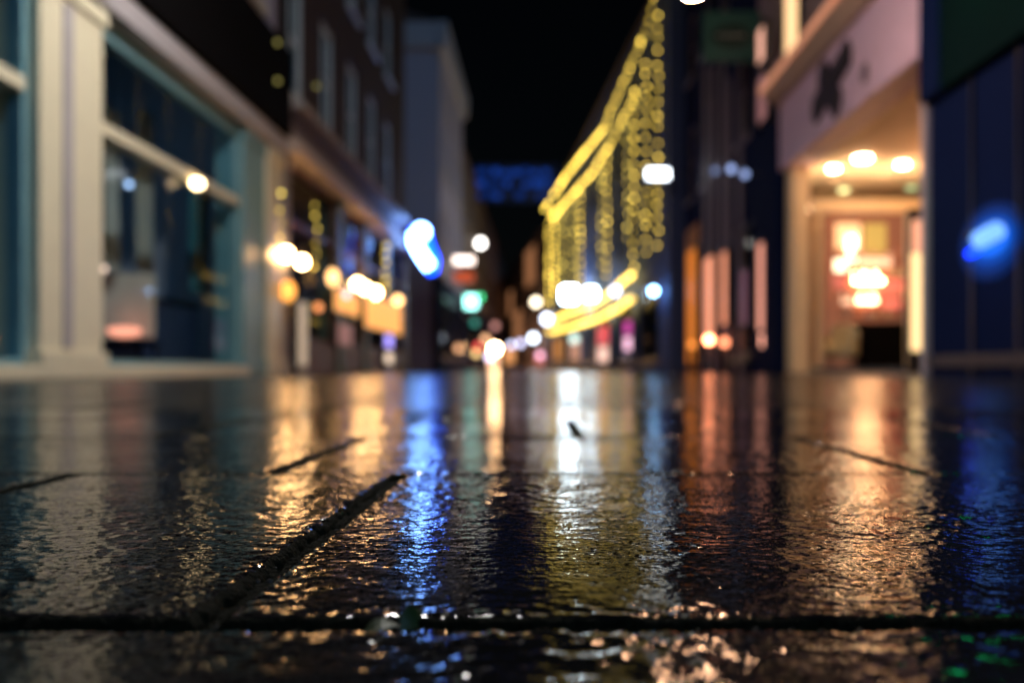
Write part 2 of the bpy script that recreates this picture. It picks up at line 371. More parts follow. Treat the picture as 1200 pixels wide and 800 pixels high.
for (a, c) in ((-2.1, 2.2), (3.2, 7.7), (8.8, 13.1)):
    a, c = Y(a) + .002, Y(c) - .002
    o = boxes('shop_window', [(a, a + .08, -.02, .1, .1, 3.25), (c - .08, c, -.02, .1, .1, 3.25), (a + .08, c - .08, -.02, .1, .0, .16), (a + .08, c - .08, -.02, .1, 3.1, 3.25)], TEALP, b)
    box('transom', a + .08, c - .08, -.05, .12, 2.2, 2.31, CREAM, o, .01)
    box('sill', a, c, -.16, -.021, .0, .11, CREAM, o, .01)
    box('pane', a + .08, c - .08, .04, .052, .161, 2.199, GLASS, o); box('pane', a + .08, c - .08, .04, .052, 2.311, 3.1, GLASS, o)
    p = box('room_floor', a, c, .31, 3.9, .04, .14, FLOOR, b)
box('room_back_wall', .3, r.len - .3, 4, 4.1, .0, 4.6, mat('teal_shop_wall', (.10, .22, .26), .8), b)
for a in (2.4, 8.2): box('partition', Y(a), Y(a) + .12, .32, 3.99, .15, 4.6, mat('partition_paint', (.12, .17, .2), .8), b)
# things in the main shop window
def hang_cloth(x0, x1, y0, y1, off, m, label, group):
    row = ROW_L1; a = row.loc(x0, HY, off); c = row.loc(x1, HY, off); zt = row.world((x0 + x1) / 2, y0, off).z; zb = row.world((x0 + x1) / 2, y1, off).z
    n = 18; bm = bmesh.new(); g = []
    for i in range(n + 1):
        t = i / n; s = a.x + (c.x - a.x) * t; d = -off + .03 * math.sin(t * 14)
        g.append([bm.verts.new((s, d, zt)), bm.verts.new((s, d + .01, (zt + zb) / 2)), bm.verts.new((s, d, zb))])
    for i in range(n):
        for k in range(2): bm.faces.new((g[i][k], g[i + 1][k], g[i + 1][k + 1], g[i][k + 1]))
    me = bpy.data.meshes.new('hanging_cloth'); bm.to_mesh(me); bm.free(); o = link('hanging_cloth', me, m)
    md = o.modifiers.new('thick', 'SOLIDIFY'); md.thickness = .012; o.matrix_world = row.M
    return tag(o, label, 'curtain', group)
hang_cloth(118, 140, 130, 318, -.9, CURT, 'pale curtain nearest the cream pilaster, behind the shop window', 'curtains in the shop window')
hang_cloth(160, 180, 130, 318, -1.0, CURT, 'pale curtain above the warm lit board in the shop window', 'curtains in the shop window')
hang_cloth(222, 246, 225, 345, -.8, TEALC, 'teal curtain hanging right of the pale ones in the shop window', 'curtains in the shop window')
hang_cloth(252, 268, 150, 345, -.8, TEALC, 'teal curtain farthest down the street, at the end of the shop window', 'curtains in the shop window')
P = at(149, 432, 11.6)
t = thing('display_stand', 'display stand with a pale upright board lit from below in the shop window', 'display stand', (P.x, 11.6, .14))
box('board', -.31, .31, 0, .04, .3, 1.05, mat('board_card', (.75, .6, .48), .8), t, .004)
box('table_top', -.4, .4, -.55, -.002, .2, .25, BLACKP, t, .005)
for sx in (-.36, .33):
    for sy in (-.52, -.06): box('leg', sx, sx + .03, sy, sy + .03, .0, .199, BLACKP, t)
t = thing('table_lamp', 'low pink red glowing bowl lamp in front of the lit board', 'lamp', (P.x + .08, 11.33, .392))
lathe('base', [(.05, 0), (.05, .01), (.015, .02), (.015, .05)], METAL, t)
lathe('lamp_bowl', [(.04, .05), (.13, .07), (.19, .11), (.17, .15), (.06, .165)], emit('pink_bowl', (1, .32, .2), 2), t)
t = thing('low_cabinet', 'dark low cabinet at the foot of the shop window farther along', 'cabinet', (-5.1, 12.4, .14))
box('carcass', -.5, .5, -.5, .9, 0, .75, mat('cabinet_blue', (.03, .05, .12), .5), t, .01); box('worktop', -.53, .53, -.53, .93, .751, .79, BLACKP, t)
def spot(label, p, rr, colr, st, name='ceiling_spotlight', cat='spotlight', top=None, group=None, key=None):
    t = thing(name, label, cat, p, 0, group)
    lathe('lamp_glass', globe_profile(rr), emit(key or 'glow_%d_%d_%d_%g' % (*[int(c * 100) for c in colr], st), colr, st), t)
    if top: tube('stem', [(0, 0, rr * .8), (0, 0, top - p[2])], .012, METAL, t, 6)
    else: lathe('housing', [(rr * .5, rr * .75), (rr * 1.1, rr * .9), (rr * 1.1, rr * 1.5), (rr * .4, rr * 1.7)], METAL, t)
    return t
spot('left one of two small cool spotlights hanging inside the shop window', at(130, 215, 12.2), .035, (.6, .75, 1), 5, top=4.6, group='spotlights in the shop window')
spot('right one of two small cool spotlights hanging inside the shop window', at(151, 216, 12.2), .035, (.5, .65, 1), 3.5, top=4.6, group='spotlights in the shop window')
spot('small pinkish spotlight low at the left edge of the shop window', at(121, 315, 10.3), .03, (1, .6, .45), 3.2, top=3.1)
spot('faint grey spotlight low at the right end of the shop window', at(261, 315, 13.3), .04, (.6, .8, .8), .8, top=3.1)
P = ROW_L1.world(231, 215, .1)
t = thing('wall_spotlight', 'warm glowing ball in place of a reflected light at the shop window transom', 'spotlight', P, 0)
lathe('lamp_glass', globe_profile(.07, .8), emit('warm_reflection', (1, .72, .38), 14), t); box('bracket', -.12, -.06, -.02, .02, .02, .06, METAL, t)  # glowing ball put in for a light reflected at the window
t = thing('shop_fill', 'unseen cool panel added to light the inside of the shop behind the window', 'fill light', (-6.2, 11, 4.5))
box('frame', -.42, .42, -.62, .62, .06, .12, METAL, t); box('diffuser', -.4, .4, -.6, .6, .0, .059, emit('shop_fill_glow', (.22, .6, 1), 4.5), t)  # added out of view, lights the curtains and room behind the glass

# --- left, second: brick house over a café front
r = ROW_L2 = Row((-4, 15), (-4, 29))
b = building('cafe_building', 'dark brick house with pale sash windows above a warm lit café front', r, 12.4, 9, 4.0, BRICK, TILE,
    [(4.45, 6.5), (7.6, 9.5)], [1.2 + 2.45 * k for k in range(5)], 1.25, mat('sash_paint', (.75, .78, .76), .5), GLASSD, CURT, bars=(2, 2), roomm=mat('cafe_ceiling', (.18, .10, .07), .8))
poly('cornice', [(.0, 4.0), (-.42, 4.02), (-.42, 4.1), (-.34, 4.17), (0, 4.22)], 'x', -.0, r.len, STONE, b)
box('fascia', .0, r.len, -.16, .3, 3.72, 3.99, mat('mauve_fascia', (.14, .10, .11), .6), b)
poly('canopy_moulding', [(.3, 3.36), (-.3, 3.36), (-.34, 3.42), (-.2, 3.6), (-.18, 3.71), (.3, 3.71)], 'x', -.0, r.len, mat('moulding_paint', (.62, .52, .45), .6), b)
box('eaves_cornice', -.0, r.len, -.45, .0, 12.1, 12.4, STONE, b, .03)
tube('gutter', [(.0, -.52, 12.15), (r.len, -.52, 12.15)], .07, METAL, b)
tube('drainpipe', [(.12, -.1, 4.25), (.12, -.1, 12.1)], .05, METAL, b)
for s in (.0, 4.2, 7.0, 10.2, 13.5): post(b, s, s + .5, 0, 3.35, mat('dark_teal_paint', (.10, .15, .14), .5) if s > 0 else LILAC, .08)
for (a, c) in ((.5, 4.2), (4.7, 7.0), (7.5, 10.2), (10.7, 13.5)):
    box('stall_riser', a, c, -.04, .2, 0, .5, RED, b, .01)
    o = boxes('shop_window', [(a, a + .07, -.01, .1, .51, 3.35), (c - .07, c, -.01, .1, .51, 3.35), (a + .07, c - .07, -.01, .1, .51, .6), (a + .07, c - .07, -.01, .1, 2.4, 2.47), (a + .07, c - .07, -.01, .1, 3.27, 3.35)], RED, b)
    box('pane', a + .07, c - .07, .04, .05, .6, 2.4, GLASS, o); box('pane', a + .07, c - .07, .04, .05, 2.47, 3.27, GLASS, o)
box('room_floor', .3, r.len - .3, .31, 5, .02, .1, WOOD, b); box('room_back_wall', .3, r.len - .3, 3.6, 3.7, .1, 3.87, mat('cafe_wall', (.30, .14, .10), .8), b)
WARM = (1, .62, .28); WHITE = (1, .54, .22)
def inside_globe(label, x, y, px, colr, st, off=.17, sy=1., group='globe lamps hung under the café canopy', name='pendant_lamp'):
    p = ROW_L2.world(x, y, off); k = px * p.y / FPX
    t = thing(name, label, 'lamp', p, 0, group)
    lathe('lamp_shade', globe_profile(k, sy), emit('cafe_%d%d%d_%g' % (*[int(c * 100) for c in colr], st), colr, st), t)
    tube('cord', [(0, 0, k * sy), (0, 0, 3.37 - p.z)], .008, METAL, t, 5); return t
inside_globe('bright white globe nearest the camera of the pair above the orange lantern', 335, 298, 7.5, WHITE, 75)
inside_globe('bright white globe just right of the nearest one in the café window', 354, 307, 6.5, WHITE, 65)
inside_globe('orange drum lantern below the two white globes', 337, 341, 9, (1, .42, .08), 2.2, sy=1.3, group=None)
inside_globe('tall warm lantern at the left end of the amber lit panel', 390, 325, 6.5, (1, .55, .2), 4, sy=1.5, group=None)
inside_globe('white globe first in the tight row of three above the amber panel', 419, 333, 6, WHITE, 50)
inside_globe('white globe in the middle of the tight row of three above the amber panel', 428, 338, 5.5, WHITE, 50)
inside_globe('white globe last in the tight row of three above the amber panel', 440, 343, 6, WHITE, 50)
inside_globe('amber globe above the far end of the amber panel', 466, 352, 5.5, (1, .55, .2), 6)
inside_globe('small orange globe low between the white post and the amber panel', 373, 360, 4.5, (1, .35, .12), 2)
inside_globe('small pale violet globe under the tall warm lantern', 406, 345, 4, (.85, .7, 1), 2.0)
def lightbox(name, label, cat, row, x0, x1, z0, z1, off, m, group=None, th=.08):
    a = row.s_(x0, off); c = row.s_(x1, off); a, c = min(a, c), max(a, c)
    t = thing(name, label, cat, row.M @ Vector(((a + c) / 2, -off, z0)), row.rz, group); h = (c - a) / 2
    box('lit_face', -h, h, -.012, 0, 0.03, z1 - z0 - .03, m, t); 
    boxes('frame', [(-h - .03, h + .03, .001, th, 0, z1 - z0), (-h - .03, -h - .001, -.02, .0, 0, z1 - z0), (h + .001, h + .03, -.02, .0, 0, z1 - z0), (-h, h, -.02, .0, 0, .028), (-h, h, -.02, .0, z1 - z0 - .028, z1 - z0)], METAL, t)
    return t
lightbox('lightbox', 'nearer half of the amber backlit panel under the white globes', 'lightbox', ROW_L2, 391, 420, 1.15, 1.62, .12, emit('amber_panel', (1, .42, .10), 1.3), 'amber panels in the café window')
lightbox('lightbox', 'farther half of the amber backlit panel, under the amber globe', 'lightbox', ROW_L2, 427, 470, .98, 1.80, .12, emit('amber_panel', (1, .42, .10), 1.3), 'amber panels in the café window')
lightbox('lit_post', 'slim whitish lit menu post below the second white globe', 'menu post', ROW_L2, 348, 359, .1, 1.15, .2, emit('menu_post', (.9, .68, .48), .5))
lightbox('lightbox', 'pinkish lit panel low in the middle of the café front', 'lightbox', ROW_L2, 395, 412, .52, .98, .12, emit('pink_panel', (.8, .38, .34), .3))
lightbox('small_sign', 'small violet and white lit sign low near the far end of the café', 'sign', ROW_L2, 451, 459, .6, .95, .12, emit('violet_sign', (.40, .32, 1), 2.0))
lightbox('small_sign', 'small warm white lit sign under the violet one', 'sign', ROW_L2, 451, 459, .2, .5, .12, emit('warmwhite_sign', (1, .75, .55), 1.4))
def table_set(s, d, label):
    t = thing('cafe_table', label, 'table', ROW_L2.M @ Vector((s, d, .1)), ROW_L2.rz, 'round tables inside the café')
    lathe('table_top', [(.33, .7), (.35, .71), (.35, .735), (.33, .74)], WOOD, t); tube('stem', [(0, 0, .03), (0, 0, .7)], .03, METAL, t); lathe('foot', [(.22, 0), (.22, .015), (.04, .04)], METAL, t)
table_set(2.3, 1.2, 'round wooden table inside the nearest café window'); table_set(8.6, 1.2, 'round wooden table inside the café, beyond the middle pillar')

# --- blue sign with a white stroke on the far corner of the café
YS = 26.6
t = thing('projecting_sign', 'blue lit sign with a thick bent white stroke on the café corner', 'sign', at(492, 292, YS)); o0 = at(492, 292, YS)
q = lambda x, y: ((at(x, y, YS) - o0).x, (at(x, y, YS) - o0).z)
poly('backing_plate', [q(*p) for p in ((480, 269), (488, 263), (502, 266), (506, 284), (514, 303), (512, 318), (503, 322), (492, 308), (482, 292))], 'y', .03, .14, emit('blue_plate', (.002, .06, 1), 8), t, .01)
tube('white_stroke', [(q(486, 273)[0], -.04, q(486, 273)[1]), (q(486, 285)[0], -.04, q(486, 285)[1]), (q(494, 299)[0], -.04, q(494, 299)[1]), (q(504, 313)[0], -.04, q(504, 313)[1])], .15, emit('white_tube', (.20, .42, 1), 30), t, 10)
lathe('white_dot', globe_profile(.21), emit('white_tube', (.20, .42, 1), 30), t, (q(494, 272)[0], -.04, q(494, 272)[1]))
tube('bracket', [(-.2, .1, .3), (-.85, .1, .3)], .025, METAL, t)

# --- left, third and fourth houses, beyond the side street
r = ROW_L3 = Row((-4, 39), (-4, 50))
b = building('pale_house', 'tall pale house with a heavy cornice, standing beyond the side street on the left', r, 13.6, 9, 3.8, MAUVE, TILE,
    [(4.6, 6.6), (8.0, 10.0)], [1.6 + 2.6 * k for k in range(4)], 1.2, STONE, GLASSD, None)
poly('cornice', [(0, 12.5), (-.25, 12.6), (-.3, 12.9), (-.3, 13.1), (-.34, 13.55), (0, 13.58)], 'x', -.4, r.len, mat('cornice_stone', (.42, .40, .44), .7), b)
poly('side_cornice', [(.0, 12.5), (.0, 13.58), (-.34, 13.55), (-.3, 13.0), (-.25, 12.6)], 'y', .0, 9, mat('cornice_stone', (.42, .40, .44), .7), b)
wall_open('shopfront', b, 0, r.len, 0, 3.7, [(.8 + 5 * k, 4.8 + 5 * k, .5, 3.1) for k in range(2)], NAVYD)
for k in range(2): window(b, .8 + 5 * k, 4.8 + 5 * k, .5, 3.1, METAL, GLASSD, bars=(2, 1))
r = ROW_L4 = Row((-4, 50), (-4, 112))
b = building('dark_terrace', 'dark terrace at the far left end of the street', r, 11, 9, 3.8, mat('brown_render', (.14, .10, .09), .8), TILE,
    [(4.6, 6.4), (7.6, 9.4)], [2 + 4 * k for k in range(15)], 1.3, STONE, GLASSD, None)
wall_open('shopfront', b, 0, r.len, 0, 3.7, [(1 + 5 * k, 5 + 5 * k, .5, 3.0) for k in range(10)], NAVYD)
for k in range(10): window(b, 1 + 5 * k, 5 + 5 * k, .5, 3.0, METAL, GLASSD, bars=(2, 1))

# --- right, nearest: navy wall with a green fascia
r = ROW_R1 = Row((4, 10.25), (4, -4))
b = building('navy_building', 'dark navy building at the right edge of the frame', r, 11, 8, 4.3, NAVYD, TILE, [(5.2, 7)], [2 + 3 * k for k in range(4)], 1.3, METAL, GLASSD)
Yr = lambda y: 10.25 - y
wall_open('shopfront', b, 0, r.len, 0, 2.78, [(2.6, 4.3, .02, 2.3), (5.0, 9, .5, 2.4)], NAVYD)
o = boxes('door', [(2.6, 2.7, .1, .2, .02, 2.3), (4.2, 4.3, .1, .2, .02, 2.3), (2.7, 4.2, .1, .2, 2.2, 2.3), (2.7, 4.2, .1, .2, .02, .3)], METAL, b)
box('pane', 2.7, 4.2, .14, .155, .3, 2.2, mat('navy_door_panel', (.02, .03, .08), .3), o); tube('handle', [(4.0, .05, .9), (4.0, .05, 1.3)], .015, METAL, o)
window(b, 5.0, 9, .5, 2.4, METAL, GLASSD, bars=(3, 1))
o = box('fascia', .5, r.len, -.1, .3, 2.8, 3.9, mat('green_fascia', (.0010, .009, .010), .9, spec=.05), b, .015); o['label'] = 'dark green shop fascia'
for s_ in (1.0, 1.9, 2.45):
    box('wall_trim', s_, s_ + .05, -.025, -.001, .02, 2.78, METAL, b)
box('kick_rail', .02, 2.5, -.03, -.002, .1, .22, METAL, b)
box('fascia_end', .0, .498, -.12, .3, 2.8, 4.3, NAVYD, b, .01)
p = Vector((4 - .3, 9.3, 4.0))
t = thing('neon_tube', 'green neon tube over the green fascia on the right', 'neon light', (3.78, 6.6, 3.96))
tube('tube', [(0, .6, 0), (0, 2.7, 0)], .03, emit('green_neon', (.01, 1, .30), 20), t)
for k in range(3): box('bracket', .0, .12, .7 + .9 * k, .74 + .9 * k, -.03, .03, METAL, t)
# blue wall light
p = ROW_R1.world(1158, 280, .15)
t = thing('wall_light', 'blue wall light with two glowing tubes on the dark navy wall', 'wall light', p, ROW_R1.rz)
tube('blue_tube', [(-.17, 0, .015), (.16, 0, .05)], .08, emit('blue_tube', (.17, .40, 1), 1.7), t)
tube('blue_tube', [(-.42, .02, -.08), (-.30, .02, -.07)], .035, emit('blue_tube_dim', (.005, .03, 1), 6), t)
box('back_plate', -.08, .08, .065, .148, -.03, .06, METAL, t, .008)
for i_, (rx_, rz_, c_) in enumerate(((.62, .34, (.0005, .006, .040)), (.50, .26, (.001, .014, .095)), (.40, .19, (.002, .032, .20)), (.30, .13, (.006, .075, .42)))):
    poly('halo_disc', [(-.26 + .045 * i_ + rx_ * math.cos(a_ * math.pi / 16), .01 + rz_ * math.sin(a_ * math.pi / 16)) for a_ in range(32)], 'y', .13 - .018 * i_, .146 - .018 * i_, emit('blue_halo_%d' % i_, c_, 2.6), t)  # stepped glowing discs paint the lamp's halo on the wall
lathe('knob', globe_profile(.055), METAL, t, (-.27, -.02, .06))

# --- right, second: the lit corner shop with its recessed entrance
r = ROW_R2 = Row((4, 18.4), (4, 10.26))
b = building('fashion_shop', 'lit shop with a recessed corner entrance under a mauve sign fascia', r, 11, 8, 4.66, mat('mauve_wall', (.36, .26, .25), .7), TILE, [(4.95, 6.9), (8, 9.7)], [2.7, 4.9, 7.1], 1.0, CREAM, GLASSD, None, roomm=CEIL)
ys = lambda y: 18.4 - y
box('sign_fascia', ys(16.3), r.len, -.12, .3, 3.3, 4.38, mat('mauve_sign_board', (.62, .45, .60), .55), b, .012)
poly('cornice', [(.0, 4.39), (-.2, 4.39), (-.42, 4.55), (-.42, 4.68), (0, 4.72)], 'x', ys(16.3), r.len, PEACH, b)
box('pilaster', ys(17.35), ys(16.31), -.15, .3, 0, 4.38, NAVYD, b, .015)['label'] = 'dark navy pilaster left of the entrance'
o = box('pilaster', ys(10.36), r.len, -.06, .5, 0, 3.29, MAUVE, b, .015); o['label'] = 'mauve pilaster right of the entrance'
box('cornice_glow', ys(16.25), ys(11.2), -.45, -.421, 4.53, 4.64, emit('cornice_glow', (1, .42, .24), .55), b)  # emissive strip paints the light falling on the cornice from the window above
box('entrance_ceiling', ys(16.3), ys(10.5), .31, 5.9, 3.3, 3.36, CEIL, b)
box('shop_ceiling', .3, ys(16.31), .31, 5.9, 3.3, 3.36, CEIL, b)
box('shop_floor', .3, ys(10.5), .0, 6, .0, .03, FLOOR, b)
box('recess_wall', ys(15.9), ys(10.5), 2.3, 2.42, .03, 3.29, mat('recess_wall_paint', (.5, .36, .25), .7), b)
box('room_end_wall', .3, .4, .31, 5.9, .03, 3.29, mat('shop_wall_paint', (.45, .30, .20), .8), b)
# the glazed partition facing the camera, as posts, header and panes
sp = ys(15.9); pe = lambda x: (x - VX) * 15.9 / FPX - 4
o = boxes('glazed_screen', [(sp - .1, sp, pe(930), pe(948), .03, 3.29), (sp - .1, sp, pe(958), pe(963), .03, 2.75), (sp - .1, sp, pe(1063), pe(1067), .03, 2.75), (sp - .12, sp + .02, pe(951), 2.29, 2.58, 2.72), (sp - .1, sp, pe(951), pe(1066), .03, .1)], mat('warm_cream_frame', (.86, .72, .48), .5), b)
box('pane', sp - .06, sp - .05, pe(964), pe(1062), .1, 2.57, GLASS, o); box('pane', sp - .06, sp - .05, pe(951), 2.28, 2.73, 3.28, GLASS, o)
box('side_glazing', ys(16.3), sp - .11, .0, .05, .03, 3.29, mat('warm_cream_frame', (.86, .72, .48), .5), b)
# left of the pilaster: tall lit display
box('lower_wall', .0, ys(17.36), -.0, .3, 0, 4.38, NAVYD, b)
# emblem on the fascia: four-armed dark mark
M2 = lambda y, z: (ys(y), z)
t = thing('shop_emblem', 'dark four armed emblem mounted on the mauve sign fascia', 'emblem', ROW_R2.M @ Vector((0, -.125, 0)), ROW_R2.rz)
BLK = mat('emblem_black', (.012, .008, .014), .7)
def bar(name, a, c, wd, par, y0, y1):
    (s0, z0), (s1, z1) = M2(*a), M2(*c); d = Vector((s1 - s0, z1 - z0)).normalized(); n = Vector((-d.y, d.x)) * wd / 2; e = d * wd * .2
    return poly(name, [(s0 - e.x, z0 - e.y), (s0 + n.x, z0 + n.y), (s1 + n.x, z1 + n.y), (s1 + e.x, z1 + e.y), (s1 - n.x, z1 - n.y), (s0 - n.x, z0 - n.y)], 'y', y0, y1, BLK, par, .004)
bar('arm', (13.72, 4.16), (12.95, 3.50), .38, t, -.05, 0); bar('arm', (12.5, 4.06), (14.05, 3.70), .36, t, -.053, -.003)
t = thing('small_emblem', 'small faint grey mark right of the dark emblem on the fascia', 'emblem', ROW_R2.M @ Vector((ys(11.95), -.121, 3.62)), ROW_R2.rz)
lathe('disc', [(.12, -.01), (.12, .01)], mat('faint_mark', (.12, .09, .12), .6), t); t.rotation_euler = (R(90), 0, ROW_R2.rz)
# downlights
def down(label, x, y, z, st, colr=(1, .55, .28), k=1.):
    Yd = (z - CH) * FPX / (HY - y); p = at(x, y, Yd)
    t = thing('downlight', label, 'downlight', p, 0, 'downlights in the shop ceiling')
    lathe('lens', [(.075 * k, -.05), (.085 * k, -.03), (.085 * k, -.012)], emit('down_%g' % st, colr, st), t); lathe('trim_ring', [(.10 * k, -.011), (.11 * k, -.004), (.11 * k, .0)], METAL, t)
down('brightest downlight, in the middle of the entrance ceiling', 1011, 184, 3.3, 70, k=1.5)
down('bright downlight toward the right wall of the entrance', 1058, 191, 3.3, 70, k=1.1)
down('orange downlight at the left end of the entrance ceiling', 977, 196, 3.3, 55, (1, .62, .36))
down('yellowish downlight seen through the glazing over the door', 989, 221, 3.295, 5, (1, .75, .3))
down('faint greenish downlight inside the shop toward the right', 1068, 218, 3.295, 1.6, (.8, .9, .4))
box('header_lip', sp - .01, sp + .02, pe(951), 2.29, 2.721, 2.77, mat('warm_cream_frame', (.86, .72, .48), .5), b)
box('ceiling_fill', sp - .1, sp - .03, pe(953), 2.27, 2.722, 2.735, emit('header_fill', (1, .50, .22), 40), b)  # hidden strip added behind the header lip to brighten the ceiling
box('ceiling_fill', sp + .4, ys(10.7), 2.2, 2.28, 2.95, 2.97, emit('side_fill', (1, .54, .28), 28), b); box('fill_ledge', sp + .2, ys(10.6), 2.1, 2.3, 2.86, 2.94, CEIL, b)  # second hidden strip, on a ledge, added to light the ceiling evenly
box('interior_fill', sp - .28, sp - .22, pe(953), 2.25, 2.66, 2.68, emit('interior_fill_glow', (1, .66, .38), 30), b)  # added out of sight behind the header to light chair and interior
# interior: display wall with lit shelves, chair, counter
YD = 17.6
t = thing('display_wall', 'lit display wall with warm pictures and bright shelf strips inside the shop', 'display wall', at(1018, 432, YD) * 1.0)
t.location.z = .03; o0 = Vector((t.location.x, YD, .03)); q = lambda x, y: ((at(x, y, YD) - o0).x, (at(x, y, YD) - o0).z)
def dpanel(name, x0, x1, y0, y1, m, d0=-.03, lab=None):
    a, z1 = q(x0, y0); c, z0 = q(x1, y1); o = box(name, a, c, d0, d0 + .028, z0, z1, m, t, .004)
    if lab: o['label'] = lab
a = q(966, 250)[0]; c = q(1064, 250)[0]
box('back_panel', a, c, .0, .06, .0, q(0, 250)[1], emit('rose_panel', (.75, .26, .14), .32), t)
dpanel('picture', 979, 1008, 262, 292, emit('warm_pic', (1, .46, .2), 2.4), lab='warm orange backlit picture')
dpanel('picture', 991, 1003, 276, 306, emit('warm_pic_hot', (1, .72, .4), 9), -.06, lab='narrow bright cream picture')
dpanel('picture', 1012, 1038, 262, 300, emit('gold_pic', (.75, .42, .10), 1.1), lab='gold backlit picture')
dpanel('picture', 978, 992, 304, 318, emit('cream_pic', (1, .66, .4), 5), lab='small cream picture')
dpanel('picture', 1006, 1044, 298, 312, emit('peach_pic', (1, .48, .28), 2.2))
dpanel('shelf_light', 999, 1033, 320, 332, emit('shelf_hot', (1, .44, .19), 62), -.1, lab='long white shelf light')
dpanel('shelf_light', 1003, 1026, 344, 355, emit('shelf_hot2', (1, .42, .2), 26), -.1, lab='shorter warm shelf light')
dpanel('picture', 986, 1001, 344, 356, emit('peach_pic', (1, .48, .28), 2.2))
dpanel('picture', 1034, 1058, 322, 362, emit('red_pic', (.95, .17, .10), 1.6), lab='red backlit picture')
dpanel('picture', 976, 996, 322, 338, emit('red_pic2', (.8, .18, .12), 1.1), lab='dull red picture')
t = thing('counter', 'black shop counter below the lit display wall', 'counter', at(1036, 432, 17.2)); t.location.z = .03
box('carcass', -.42, .48, -.28, .28, 0, .8, BLACKP, t, .01); box('worktop', -.45, .51, -.31, .31, .801, .84, BLACKP, t)
rp = random.Random(5)
for z_ in (.95, 1.28, 1.62, 1.98):
    box('shelf', a + .02, c - .02, -.16, -.001, z_ - .02, z_, CH_ if False else WOOD, t)
    x_ = a + .06
    while x_ < c - .12:
        w_ = rp.uniform(.05, .12); box('folded_stock', x_, x_ + w_, -.15, -.105, z_ + .001, z_ + rp.uniform(.05, .16), mat('stock_%d' % rp.randrange(4), [(.8, .3, .2), (.8, .6, .35), (.25, .1, .1), (.7, .5, .5)][rp.randrange(4)], .7), t)
        x_ += w_ + rp.uniform(.03, .16)
tube('door_handle', [(sp + .06, pe(1055), .9), (sp + .06, pe(1055), 1.35)], .018, METAL, b)
t = thing('tub_chair', 'cream tub chair just inside the shop door', 'chair', at(984, 432, 16.7), R(-35)); t.location.z = .03
CH_ = mat('cream_fabric', (.75, .58, .38), .8)
box('seat', -.2, .2, -.2, .2, .28, .42, CH_, t, .04)
poly('backrest', [(-.24, .26), (.24, .26), (.25, .70), (.12, .80), (-.12, .80), (-.25, .70)], 'y', .2, .3, CH_, t, .03)
for sx in (-.27, .2): box('armrest', sx, sx + .07, -.18, .19, .27, .56, CH_, t, .02)
for sx in (-.17, .14):
    for sy in (-.17, .14): box('leg', sx, sx + .035, sy, sy + .035, 0, .28, WOOD, t)
p = at(1075, 432, 11.2)
t = thing('light_column', 'tall narrow warm lightbox by the right side of the entrance', 'lightbox', (p.x, 11.2, .03))
box('lit_face', -.075, .075, -.05, .0, .25, 1.35, emit('lightcol_lo', (1, .66, .30), 1.8), t, .02); box('lit_cap', -.06, .06, -.05, .0, 1.36, 1.72, emit('lightcol_hi', (1, .45, .26), 1.2), t, .02)
box('casing', -.1, .1, .001, .06, .0, 1.85, METAL, t)
# tall bright window above the cornice and dressed lights
lightbox('lit_window_panel', 'tall bright yellow lit panel above the cornice, at the far corner of the lit shop', 'lightbox', ROW_R2, 921, 936, 4.85, 6.35, .05, emit('yellow_panel', (1, .62, .30), 1.5))
lightbox('lit_display', 'tall pink peach lit display left of the dark navy pilaster', 'lit display', ROW_R2, 889, 903, .75, 2.35, .08, emit('peach_display', (1, .40, .28), 1.1))
lightbox('lit_display', 'small hot spot display at the foot of the tall peach display', 'lit display', ROW_R2, 892, 902, .45, .73, .08, emit('peach_hot', (1, .42, .3), 2.5))

# --- right, third: dark building with peach columns
r = ROW_R3 = Row((4, 27.9), (4, 18.42))
b = building('column_building', 'dark building with tall peach uplit columns on the right', r, 12, 8, 4.2, NAVYD, TILE, [(4.6, 6.6), (7.8, 9.6)], [1.3 + 2.3 * k for k in range(4)], 1.2, mat('mauve_frame', (.25, .2, .24), .6), GLASSD, None)
ys3 = lambda y: 27.9 - y
wall_open('shopfront', b, 0, r.len, 0, 4.19, [(ys3(25.2), ys3(24.8), .3, 3.0), (ys3(21), ys3(19), .3, 3.0)], NAVYD)
window(b, ys3(21), ys3(19), .3, 3.0, METAL, GLASSD, bars=(2, 2))
COLM = mat('peach_column_stone', (.24, .18, .21), .6)
for (x0, x1, z1, m) in ((824, 828, 7.4, COLM), (834, 838, 7.0, COLM), (845, 848, 7.3, COLM), (851, 854, 6.2, COLM), (864, 867, 6.8, COLM), (804, 817, 3.8, mat('orange_column', (.75, .28, .08), .6))):
    a, c = sorted((ROW_R3.s_(x0, .06), ROW_R3.s_(x1, .06)))
    o = box('column', a, c, -.06, -.001, .0, z1, m, b, .02)
def uplight(label, x, y, colr, st, row=ROW_R3, off=.42):
    p = row.world(x, y, off)
    t = thing('uplight', label, 'uplight', (p.x, p.y, .0), 0, 'uplights at the foot of the columns'); z = p.z
    lathe('lamp_glass', globe_profile(.085), emit('up_%g_%d' % (st, int(colr[1] * 100)), colr, st), t, (0, 0, z))
    lathe('pedestal', [(.09, 0), (.09, .03), (.05, .06), (.05, max(.1, z - .08))], METAL, t)
uplight('orange uplight at the foot of the wider peach column', 831, 398, (1, .28, .12), 25)
uplight('added orange uplight at the foot of the slim peach column', 849, 401, (1, .30, .14), 4)  # extra lamp added for the slim column
uplight('added orange uplight at the foot of the orange column', 811, 404, (1, .30, .05), 2)  # extra lamp added for the orange column
lightbox('column_glow', 'glowing peach strip painting uplight on the wider column', 'painted glow', ROW_R3, 826, 837, .8, 2.7, .10, emit('peach_glow', (1, .36, .2), 1.1), 'painted glow on the columns')  # emission stands in for uplight on the column stone, next two likewise
